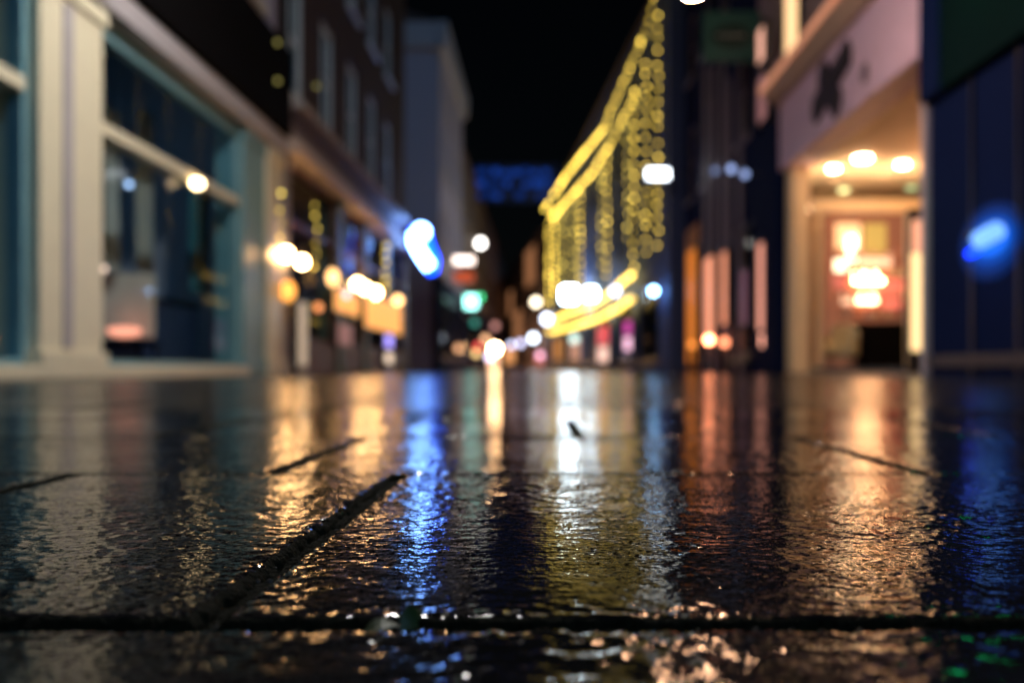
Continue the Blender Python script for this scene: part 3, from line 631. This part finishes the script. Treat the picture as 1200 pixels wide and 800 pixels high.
lightbox('column_glow', 'glowing peach strip painting uplight on the slim column', 'painted glow', ROW_R3, 846, 852, 1.0, 2.6, .10, emit('peach_glow', (1, .36, .2), 1.1), 'painted glow on the columns')
lightbox('column_glow', 'glowing deep orange strip painting uplight on the orange column', 'painted glow', ROW_R3, 806, 816, .2, 3.2, .10, emit('orange_glow', (1, .27, .03), .7), 'painted glow on the columns')
lightbox('small_sign', 'narrow dim rose lit sign between the columns and the peach display', 'sign', ROW_R3, 869, 876, .9, 2.0, .1, emit('rose_sign', (.5, .2, .3), .25))
for (x, y, lab) in ((838, 200, 'left'), (857, 198, 'middle'), (873, 204, 'right')):
    p = ROW_R3.world(x, y, .3); t = thing('wall_spotlight', lab + ' one of three faint bluish spotlights above the peach columns', 'spotlight', p, 0, 'bluish spotlights above the columns')
    lathe('lamp_glass', globe_profile(.07), emit('dimblue_%s' % lab, (.3, .4, .75), {'left': .8, 'middle': 2.2, 'right': 1.6}[lab]), t); box('bracket', .05, .3, -.02, .02, -.02, .02, METAL, t)
# hanging dark green sign
YS = 17.4; p = at(856, 44, YS)
t = thing('hanging_sign', 'dark green board sign hanging high on the right', 'sign', p)
box('board', -.48, .52, -.06, .06, -.44, .44, mat('green_sign_board', (.025, .10, .085), .5), t, .02)
o = lathe('oval', [(.36, -.008), (.36, .008)], mat('oval_dark', (.01, .035, .03), .4), t); o.rotation_euler = (R(90), 0, 0); o.scale = (1, .6, 1); o.location = (0, -.066, 0)
for k in range(5): box('dash', -.24 + .1 * k, -.17 + .1 * k, -.082, -.078, -.02, .03, mat('dash_grey', (.3, .32, .3), .5), t)
tube('bracket', [(.52, .0, .3), (.75, .0, .3)], .025, METAL, t)
lightbox('lit_sign', 'small peach lit sign by the lower corner of the dark green board', 'sign', ROW_R2, 889, 896, 5.15, 5.75, .35, emit('peach_sign', (1, .5, .36), 1.2))
lightbox('lit_sign', 'dim tall pink panel just below the dark green board', 'sign', ROW_R2, 889, 899, 4.2, 5.0, .3, emit('peach_sign2', (.8, .36, .36), .3))

# --- right, fourth: house with the fairy lights, turning to the left
r = ROW_R4 = Row((.44, 70), (3.57, 28))
b = building('garland_building', 'long blue grey building hung with yellow fairy lights', r, 11.2, 8, 3.4, NAVY, TILE, [(4.2, 6.0), (7.2, 9.0)], [2 + 3.4 * k for k in range(12)], 1.3, mat('slate_frame', (.12, .15, .22), .6), GLASSD, None, pitch=1.0)
wall_open('shopfront', b, 0, r.len, 0, 3.39, [(2 + 5 * k, 5.6 + 5 * k, .3, 2.7) for k in range(8)], NAVY)
for k in range(8): window(b, 2 + 5 * k, 5.6 + 5 * k, .3, 2.7, METAL, GLASSD, bars=(2, 1))
r = ROW_R5 = Row((-4.3, 112), (.44, 70.02))
b = building('brown_terrace', 'brown terrace at the far bend of the street', r, 10.3, 8, 3.4, BRICK2, TILE, [(4.2, 6.0), (7.0, 8.8)], [2.5 + 4.2 * k for k in range(10)], 1.6, STONE, GLASSD, None)
wall_open('shopfront', b, 0, r.len, 0, 3.39, [(2 + 6 * k, 6 + 6 * k, .3, 2.7) for k in range(6)], mat('brown_front', (.2, .12, .09), .7))
for k in range(6): window(b, 2 + 6 * k, 6 + 6 * k, .3, 2.7, METAL, GLASSD, bars=(2, 1))
LIT = emit('lit_curtain', (1, .42, .18), .28)
for (x0, x1, z0, z1, lab) in ((616, 627, 6.9, 10, 'upper dim orange lit window in the brown terrace'), (602, 612, 2.8, 5.5, 'lower dim orange lit window in the brown terrace'), (596, 601, 5.5, 8.0, 'narrow dim orange lit window at the far end of the brown terrace')):
    lightbox('lit_window', lab, 'window', ROW_R5, x0, x1, z0, z1, .06, LIT)

# ------------------------------------------------------------------ lamps and signs along the far street
def wall_lamp(label, row, x, y, px, colr, st, off=.45, sq=False, group=None):
    p = row.world(x, y, off); k = px * p.y / FPX
    t = thing('street_wall_lamp', label, 'lamp', p, row.rz, group); key = 'wl_%d_%d_%d_%g' % (*[int(c * 100) for c in colr], st)
    if sq: box('lantern_glass', -k, k, -k, k, -k, k, emit(key, colr, st), t, k * .3)
    else: lathe('lamp_globe', globe_profile(k), emit(key, colr, st), t)
    box('cap', -k * .6, k * .6, -k * .6, k * .6, k * 1.01, k * 1.15, METAL, t)
    tube('bracket', [(0, 0, k * 1.1), (0, off * .5, k * 1.5), (0, off, k * 1.1)], .025, METAL, t, 6)
COOL = (.72, .86, 1)
G = 'wall lamps along the far street'
for a in (
 ('square white lantern, the larger and left one of the pair below the fairy lights', ROW_R4, 667, 345, 8.5, (.66, .84, 1), 48, .9, True),
 ('square white lantern, right one of the pair below the fairy lights', ROW_R4, 692, 344, 6.5, (.66, .84, 1), 20, .9, True),
 ('slanted cool white lamp between the two bright yellow ropes', ROW_R4, 721, 341, 5, (.72, .78, 1), 6, .6),
 ('cool bluish lamp on the blue grey wall right of the fairy lights', ROW_R4, 766, 341, 4, (.25, .55, 1), 30, .3),
 ('pale round lamp low under the left white lantern', ROW_R4, 673, 397, 5, (.75, 1, .9), 1.8, .5),
 ('pale blue lamp at the far lower end of the fairy lights', ROW_R5, 641, 374, 5.5, (.75, .82, 1), 8, .4),
 ('warm white lamp on the brown terrace, left of the fairy lights', ROW_R5, 628, 354, 4.5, (1, .85, .6), 7, .5),
 ('cool white lamp low on the brown terrace', ROW_R5, 625, 396, 4.5, (.75, .85, 1), 8, .5),
 ('small pink lamp lowest on the brown terrace', ROW_R5, 633, 416, 3.5, (1, .5, .7), 3, .4),
 ('pale violet lamp halfway down the far terrace', ROW_R5, 610, 402, 3.5, (.7, .7, 1), 4, .4),
 ('pale violet lamp deepest in the far terrace', ROW_R5, 599, 404, 3.2, (.65, .7, 1), 4, .4),
 ('white globe lamp high on the left, above the red and white sign', ROW_L4, 563, 285, 5, (1, .95, .88), 9, .5),
 ('dull pink lamp low right of the green sign', ROW_L4, 580, 382, 4, (1, .45, .4), .9, .6),
 ('dim teal lamp right below the green sign', ROW_L3, 556, 378, 4, (.1, .7, .55), .55, 1.2),
 ('amber lamp low on the pale house', ROW_L3, 537, 408, 4, (1, .5, .25), 1.8, .5),
 ('red lamp beside the brightest low light at the street end', ROW_L4, 560, 406, 4, (1, .1, .08), 2.0, .6),
 ('gold lamp just below the red one at the street end', ROW_L4, 558, 414, 3.5, (1, .65, .25), 3.0, .6),
 ('brightest low warm light at the very end of the street', ROW_L4, 580, 409, 6, (1, .56, .26), 70, .9),
 ('orange lamp above the brightest low light', ROW_L4, 569, 397, 4, (1, .5, .25), 2.5, .7),
 ('violet white lamp below the brightest low light', ROW_L4, 574, 418, 4, (.8, .7, 1), 5, .7),
): wall_lamp(*a, group=G)
def face_sign(label, x0, x1, y0, y1, Yd, m, to, cat='sign', name='projecting_sign', th=.14):
    """lit box sign across the pavement, its face toward the camera; `to` is the wall it hangs from"""
    p = at((x0 + x1) / 2, (y0 + y1) / 2, Yd); w2 = (x1 - x0) / 2 * Yd / FPX; h2 = (y1 - y0) / 2 * Yd / FPX
    t = thing(name, label, cat, p)
    box('lit_face', -w2 + .03, w2 - .03, -.012, .0, -h2 + .03, h2 - .03, m, t, .004)
    boxes('casing', [(-w2, w2, .001, th, -h2, h2)], METAL, t, .01)
    d = to - p.x; s = 1 if d > 0 else -1
    if abs(d) > w2: tube('bracket', [(s * (w2 - .02), th / 2, h2 * .4), (d, th / 2, h2 * .4)], .02, METAL, t, 6)
    return t
face_sign('white oblong lit sign beside the near end of the fairy lights', 757, 785, 197, 211, 26, emit('white_sign', (.85, .93, 1), 9), 4)
face_sign('white lit sign directly above the red one on the left', 531, 556, 300, 310, 43, emit('whitewarm_sign', (1, .82, .72), 4), -4)
face_sign('red orange lit sign directly under the white one on the left', 531, 556, 318, 331, 43.1, emit('red_sign', (1, .16, .06), .55), -4)
face_sign('pale teal and white lit sign under the red one on the left', 544, 560, 345, 362, 45, emit('teal_sign', (.35, .95, .85), 5), -4)
face_sign('small green lit sign joined to the right of the teal one', 561, 566, 344, 352, 45.2, emit('green_sign', (.02, .9, .3), 3.5), -4)
face_sign('small dim grey sign on the wall left of the teal sign', 526, 536, 346, 362, 42, emit('grey_sign', (.3, .45, .5), .18), -4)
for (x0, x1, z0, z1, m, lab) in (
 (701, 713, .35, 1.0, emit('white_pink_shop', (1, .62, .5), 1.3), 'lower cream part of the red topped shop display'),
 (701, 713, 1.05, 1.85, emit('red_shop', (1, .12, .14), .9), 'red upper part of a shop display under the yellow ropes'),
 (732, 740, .7, 1.2, emit('pink_shop', (1, .55, .75), 1.6), 'lower pale pink part of the magenta shop display'),
 (732, 740, 1.25, 1.75, emit('magenta_shop', (.9, .10, .55), .8), 'magenta upper part of a narrow shop display'),
 (668, 680, .5, 1.6, emit('peach_shop', (1, .5, .35), .5), 'peach shop display below the left white lantern'),
 (650, 658, .6, 1.9, emit('orange_shop', (1, .4, .1), .5), 'orange shop display near the far end of the fairy lights')):
    lightbox('shop_display', lab, 'shop display', ROW_R4, x0, x1, z0, z1, .12, m)
for (x0, x1, z0, z1, m, lab) in ((592, 603, .6, 2.4, emit('orange_far', (1, .42, .15), 1.0), 'orange lit shop window at the far bend'), (628, 637, .4, 1.4, emit('rose_far', (1, .3, .3), .6), 'rose lit shop window near the corner of the brown terrace')):
    lightbox('shop_display', lab, 'shop display', ROW_R5, x0, x1, z0, z1, .12, m)
for (x0, x1, lab) in ((572, 584, 'warm lit doorway at the far left end of the street'),):
    lightbox('shop_display', lab, 'shop display', ROW_L4, x0, x1, .1, 2.2, .12, emit('door_far', (1, .55, .3), 2))

# hanging lamps on span wires, one of them added to light the pilasters
def street_lamp(label, x, Yd, z, st, x0, x1):
    t = thing('street_lamp', label, 'street lamp', (x, Yd, z), 0, 'street lamps hung over the street')
    lathe('lamp_glass', [(.02, -.11), (.09, -.10), (.13, -.05), (.14, .0)] if st < 300 else [(.02, -.15), (.12, -.13), (.18, -.06), (.19, .0)], emit('street_lamp_%g' % st, (1, .54, .31) if st < 300 else (1, .96, .90), st), t, seg=24)
    lathe('lamp_shade', [(.22, .001), (.22, .02), (.12, .12), (.05, .2), (.03, .26)], METAL, t, seg=24)
    tube('hanger', [(0, 0, .25), (0, 0, .45)], .012, METAL, t, 6)
    n = 10; tube('span_wire', [(x0 - x + (x1 - x0) * i / n, 0, .45 + .35 * (abs((x0 + (x1 - x0) * i / n - x)) / 5)) for i in range(n + 1)], .008, METAL, t, 6)
street_lamp('street lamp hung over the street at the top edge of the photo', (812 - VX) * 10 / FPX, 10, 3.93, 240, -4, 4)
street_lamp('unseen lamp added above the cream shopfront to light its pilasters', -1, 8, 5.2, 620, -4, 4)  # added lamp outside the view, brightens the cream pilasters
street_lamp('street lamp hung over the street behind the camera', .6, -6, 5.0, 90, -4, 4)

# blue light banner across the street
t = thing('light_banner', 'dim blue banner of lights hung across the far street', 'banner', at(605, 215, 62))
w2 = 50 * 62 / FPX; h2 = 22 * 62 / FPX
box('net', -w2, w2, .02, .05, -h2, h2, mat('banner_net', (.01, .02, .08), .7), t)
bl = [emit('banner_blue_a', (.01, .06, .40), .3), emit('banner_blue_b', (.015, .09, .6), .45)]; rnd = random.Random(7)
for k in range(3):
    x = -w2 + .15
    while x < w2 - .6:
        l = rnd.uniform(.25, .8); z = -h2 + .25 + k * .72
        if rnd.random() < .8: box('light_bar', x, x + l, -.03, .019, z, z + rnd.uniform(.25, .5), rnd.choice(bl), t)
        x += l + rnd.uniform(.08, .3)
for s in (-1, 1): tube('guy_wire', [(s * w2, .03, h2 * .8), (s * w2 + s * (1.2 if s < 0 else 1.9), .03, h2 * 1.1)], .015, METAL, t, 5)

# ------------------------------------------------------------------ fairy lights
bm = bmesh.new(); bmesh.ops.create_icosphere(bm, subdivisions=2, radius=1.0)
for f in bm.faces: f.smooth = True
BULB = bpy.data.meshes.new('bulb'); bm.to_mesh(BULB); bm.free(); BULB.materials.append(emit('fairy_yellow', (1, .68, .10), 5.4))
BULBD = BULB.copy(); BULBD.materials.clear(); BULBD.materials.append(emit('fairy_dim', (.9, .66, .12), 3.2))
BULBH = BULB.copy(); BULBH.materials.clear(); BULBH.materials.append(emit('fairy_rope', (1, .66, .12), 4.5))
BULBL = BULB.copy(); BULBL.materials.clear(); BULBL.materials.append(emit('fairy_faint', (.8, .7, .2), .45))
VAR = {}
for base, colr, st in ((BULB, (1, .68, .10), 5.4), (BULBD, (.9, .66, .12), 3.2), (BULBH, (1, .66, .12), 4.5), (BULBL, (.8, .7, .2), .45)):
    VAR[base.name] = [base]
    for i, k in enumerate((.62, 1.7)):
        m_ = base.copy(); m_.materials.clear(); m_.materials.append(emit('fairy_%g_%d' % (st, i), colr, st * k)); VAR[base.name].append(m_)
fr = random.Random(3)
def string(label, pts, gap, rad, name='fairy_light_string', group=None, me=BULB, jit=.03, cat='fairy lights', skip=()):
    o0 = pts[0]; t = thing(name, label, cat, o0, 0, group)
    tube('cable', [p - o0 for p in pts], .008, METAL, t, 5)
    acc = 0
    for i in range(len(pts) - 1):
        a, c = pts[i], pts[i + 1]; L = (c - a).length; d = acc
        while d < L:
            p = a + (c - a) * (d / L)
            if not any(z0 < p.z < z1 for z0, z1 in skip):
                o = bpy.data.objects.new('bulb', VAR[me.name][min(2, int(fr.random() ** 1.5 * 3))]); C.objects.link(o); o.parent = t
                k = rad(p) * fr.uniform(.85, 1.15); o.scale = (k, k, k)
                o.location = p - o0 + Vector((fr.uniform(-jit, jit), fr.uniform(-jit, jit), fr.uniform(-jit, jit)))
            d += gap(p)
        acc = d - L
    return t
GP = lambda x: 5.356 / ((x - VX) / FPX + .0745)         # depth of the garland plane at view column x
def gp(x, y): return at(x, y, GP(x))
rad = lambda p: min(.08, max(.036, .0013 * p.y))
gap = lambda p: .19
top1 = [(790, -60), (766, 0), (760, 28), (741, 73), (721, 118), (707, 152), (684, 180), (662, 208), (638, 246)]
top2 = [(745, 112), (732, 134), (715, 169), (694, 202), (673, 226), (646, 256)]
string('upper cable of yellow fairy lights along the roof edge', [gp(*p) for p in top1], lambda p: .44 * fr.uniform(.8, 1.2), rad, 'fairy_light_garland', 'long fairy light cables')
string('lower cable of yellow fairy lights sagging under the roof edge one', [gp(*p) for p in top2], lambda p: .48 * fr.uniform(.8, 1.2), rad, 'fairy_light_garland', 'long fairy light cables')
string('upper thick yellow light rope rising toward the camera below the lanterns', [gp(*p) for p in ((740, 322), (728, 332), (710, 348), (690, 359), (668, 366), (645, 377))], lambda p: .10, lambda p: .075, 'light_rope', 'thick light ropes', BULBH)
string('lower thick yellow light rope, the one closest to the ground', [gp(*p) for p in ((740, 349), (725, 361), (705, 371), (680, 380), (662, 385), (643, 389))], lambda p: .10, lambda p: .075, 'light_rope', 'thick light ropes', BULBH)
G = 'hanging fairy light strings'
drops = [(771, 20, 290, 'nearest hanging string of yellow lights, beside the white oblong sign', BULB), (757, 75, 300, 'hanging string of yellow lights second from the near end', BULB),
 (743, 107, 315, 'longest hanging string, ending at the tip of the yellow rope', BULB), (735, 150, 290, 'dimmer hanging string just left of the longest one', BULBD),
 (711, 186, 332, 'hanging string in the middle of the row, above the slanted lamp', BULB), (705, 200, 320, 'dimmer hanging string in the middle of the row', BULBD),
 (680, 225, 335, 'hanging string above the right square lantern', BULB), (673, 236, 332, 'hanging string between the two square lanterns', BULBD),
 (659, 250, 340, 'hanging string above the left square lantern', BULBD), (650, 258, 345, 'hanging string second from the far end', BULB), (643, 262, 360, 'hanging string at the far end of the row', BULB)]
for (x, y0, y1, lab, me) in drops:
    n = 8; pts = [gp(x, y0 + (y1 - y0) * i / n) for i in range(n + 1)]
    g = {True: .36, False: .36}[x > 700]
    string(lab, pts, lambda p: g * fr.uniform(.8, 1.25), rad, group=G, me=me)
for (x, y0, y1, lab) in ((330, 228, 292, 'short string of dim lights hung at the near end of the café window'), (370, 240, 322, 'string of dim lights hung right of the second white globe in the café'), (452, 288, 342, 'string of dim lights hung near the far end of the café')):
    pts = [ROW_L2.world(x, y, .35) for y in np.linspace(y0, y1, 5)]
    string(lab, pts, lambda p: .2, lambda p: .0017 * p.y, group='dim light strings on the café', me=BULBD)
for (x, y, lab) in ((325, 50, 'upper of two lone dim yellow bulbs at the corner of the brick house'), (325, 95, 'lower of two lone dim yellow bulbs at the corner of the brick house'), (371, 101, 'lone dim yellow bulb by the second sash window')):
    p = ROW_L2.world(x, y, .3); t = thing('wall_bulb', lab, 'light bulb', p, 0, 'lone bulbs on the brick wall')
    o = bpy.data.objects.new('bulb', BULBL); C.objects.link(o); o.parent = t; o.scale = (.035,) * 3; box('holder', -.3, -.03, -.012, .012, -.012, .012, METAL, t)

# ------------------------------------------------------------------ moss and leaves in the near joints
LEAF = mat('green_leaf', (.05, .10, .03), .5, var=.4, scale=60); MOSS = mat('moss', (.022, .035, .012), .8, var=.6, scale=200)
rm = random.Random(11); bm = bmesh.new()
def tuft(x, y, z, h, n):
    for _ in range(n):
        a = rm.uniform(0, 6.28); l = h * rm.uniform(.5, 1.2); wd = rm.uniform(.0006, .0014); dx, dy = math.cos(a), math.sin(a); px, py = x + rm.gauss(0, .003), y + rm.gauss(0, .004)
        m1 = Vector((px + dx * l * .3, py + dy * l * .3, z + l * .55)); m2 = Vector((px + dx * l * .8, py + dy * l * .8, z + l * .75)); n_ = Vector((-dy, dx, 0)) * wd
        v0 = bm.verts.new(Vector((px, py, z)) - n_ * .4); v1 = bm.verts.new(Vector((px, py, z)) + n_ * .4); v2 = bm.verts.new(m1 + n_); v3 = bm.verts.new(m1 - n_); v4 = bm.verts.new(m2)
        bm.faces.new((v0, v1, v2, v3)); bm.faces.new((v3, v2, v4))
for i in range(260):
    yy = rm.uniform(.30, .74); tuft(-.108 + rm.gauss(0, .0022), yy, -.011, .007 if yy < .45 else .005, 6)
for i in range(240): tuft(rm.uniform(-.32, .32), .313 + rm.gauss(0, .0022), -.011, .0065, 5)
me = bpy.data.meshes.new('moss'); bm.to_mesh(me); bm.free(); tag(link('joint_moss', me, MOSS), 'short dark moss growing in the joints between the near slabs', 'moss', None, 'stuff')
bm = bmesh.new(); fr2 = np.random.RandomState(5)
for i in range(520):
    if i % 9: x, y = fr2.uniform(-.3, .3), .313 + fr2.normal(0, .006)
    else: x, y = -.108 + fr2.normal(0, .004), fr2.uniform(.3, .74)
    s = fr2.uniform(.0006, .002); bmesh.ops.create_icosphere(bm, subdivisions=1, radius=s, matrix=Matrix.Translation((x, y, -.006 + fr2.uniform(-.002, .003))) @ Matrix.Rotation(fr2.uniform(0, 3), 4, 'X') @ Matrix.Diagonal((1, .8, .6, 1)))
me = bpy.data.meshes.new('grit'); bm.to_mesh(me); bm.free(); tag(link('joint_grit', me, mat('wet_grit', (.03, .028, .025), .5, var=.5, scale=300)), 'wet grit lying along the slab joints', 'grit', None, 'stuff')
def leaf(label, x, y, sc, rz, tilt):
    Yd = CH * FPX / (y - HY); p = at(x, y, Yd)
    bm = bmesh.new(); n = 7; L = []; Rr = []; Mi = []
    for i in range(n + 1):
        t_ = i / n; wd = math.sin(math.pi * t_ ** .8) * .35; c = Vector((t_ - .5, 0, .18 * math.sin(math.pi * t_)))
        Mi.append(bm.verts.new(c * sc)); L.append(bm.verts.new((c + Vector((0, wd, .08 * wd))) * sc)); Rr.append(bm.verts.new((c + Vector((0, -wd, .08 * wd))) * sc))
    for i in range(n):
        for s_ in (L, Rr):
            try: bm.faces.new((Mi[i], Mi[i + 1], s_[i + 1], s_[i]))
            except ValueError: pass
    me = bpy.data.meshes.new('leaf'); bm.to_mesh(me); bm.free(); o = link('fallen_leaf', me, LEAF)
    md = o.modifiers.new('thick', 'SOLIDIFY'); md.thickness = .0003
    o.location = (p.x, p.y, -.002); o.rotation_euler = (tilt, R(-15), rz); tag(o, label, 'leaf')
leaf('small green leaf standing in the front joint left of centre', 484, 722, .014, R(60), R(50))
leaf('flatter green leaf lying in the front joint beside the upright one', 446, 733, .013, R(10), R(12))
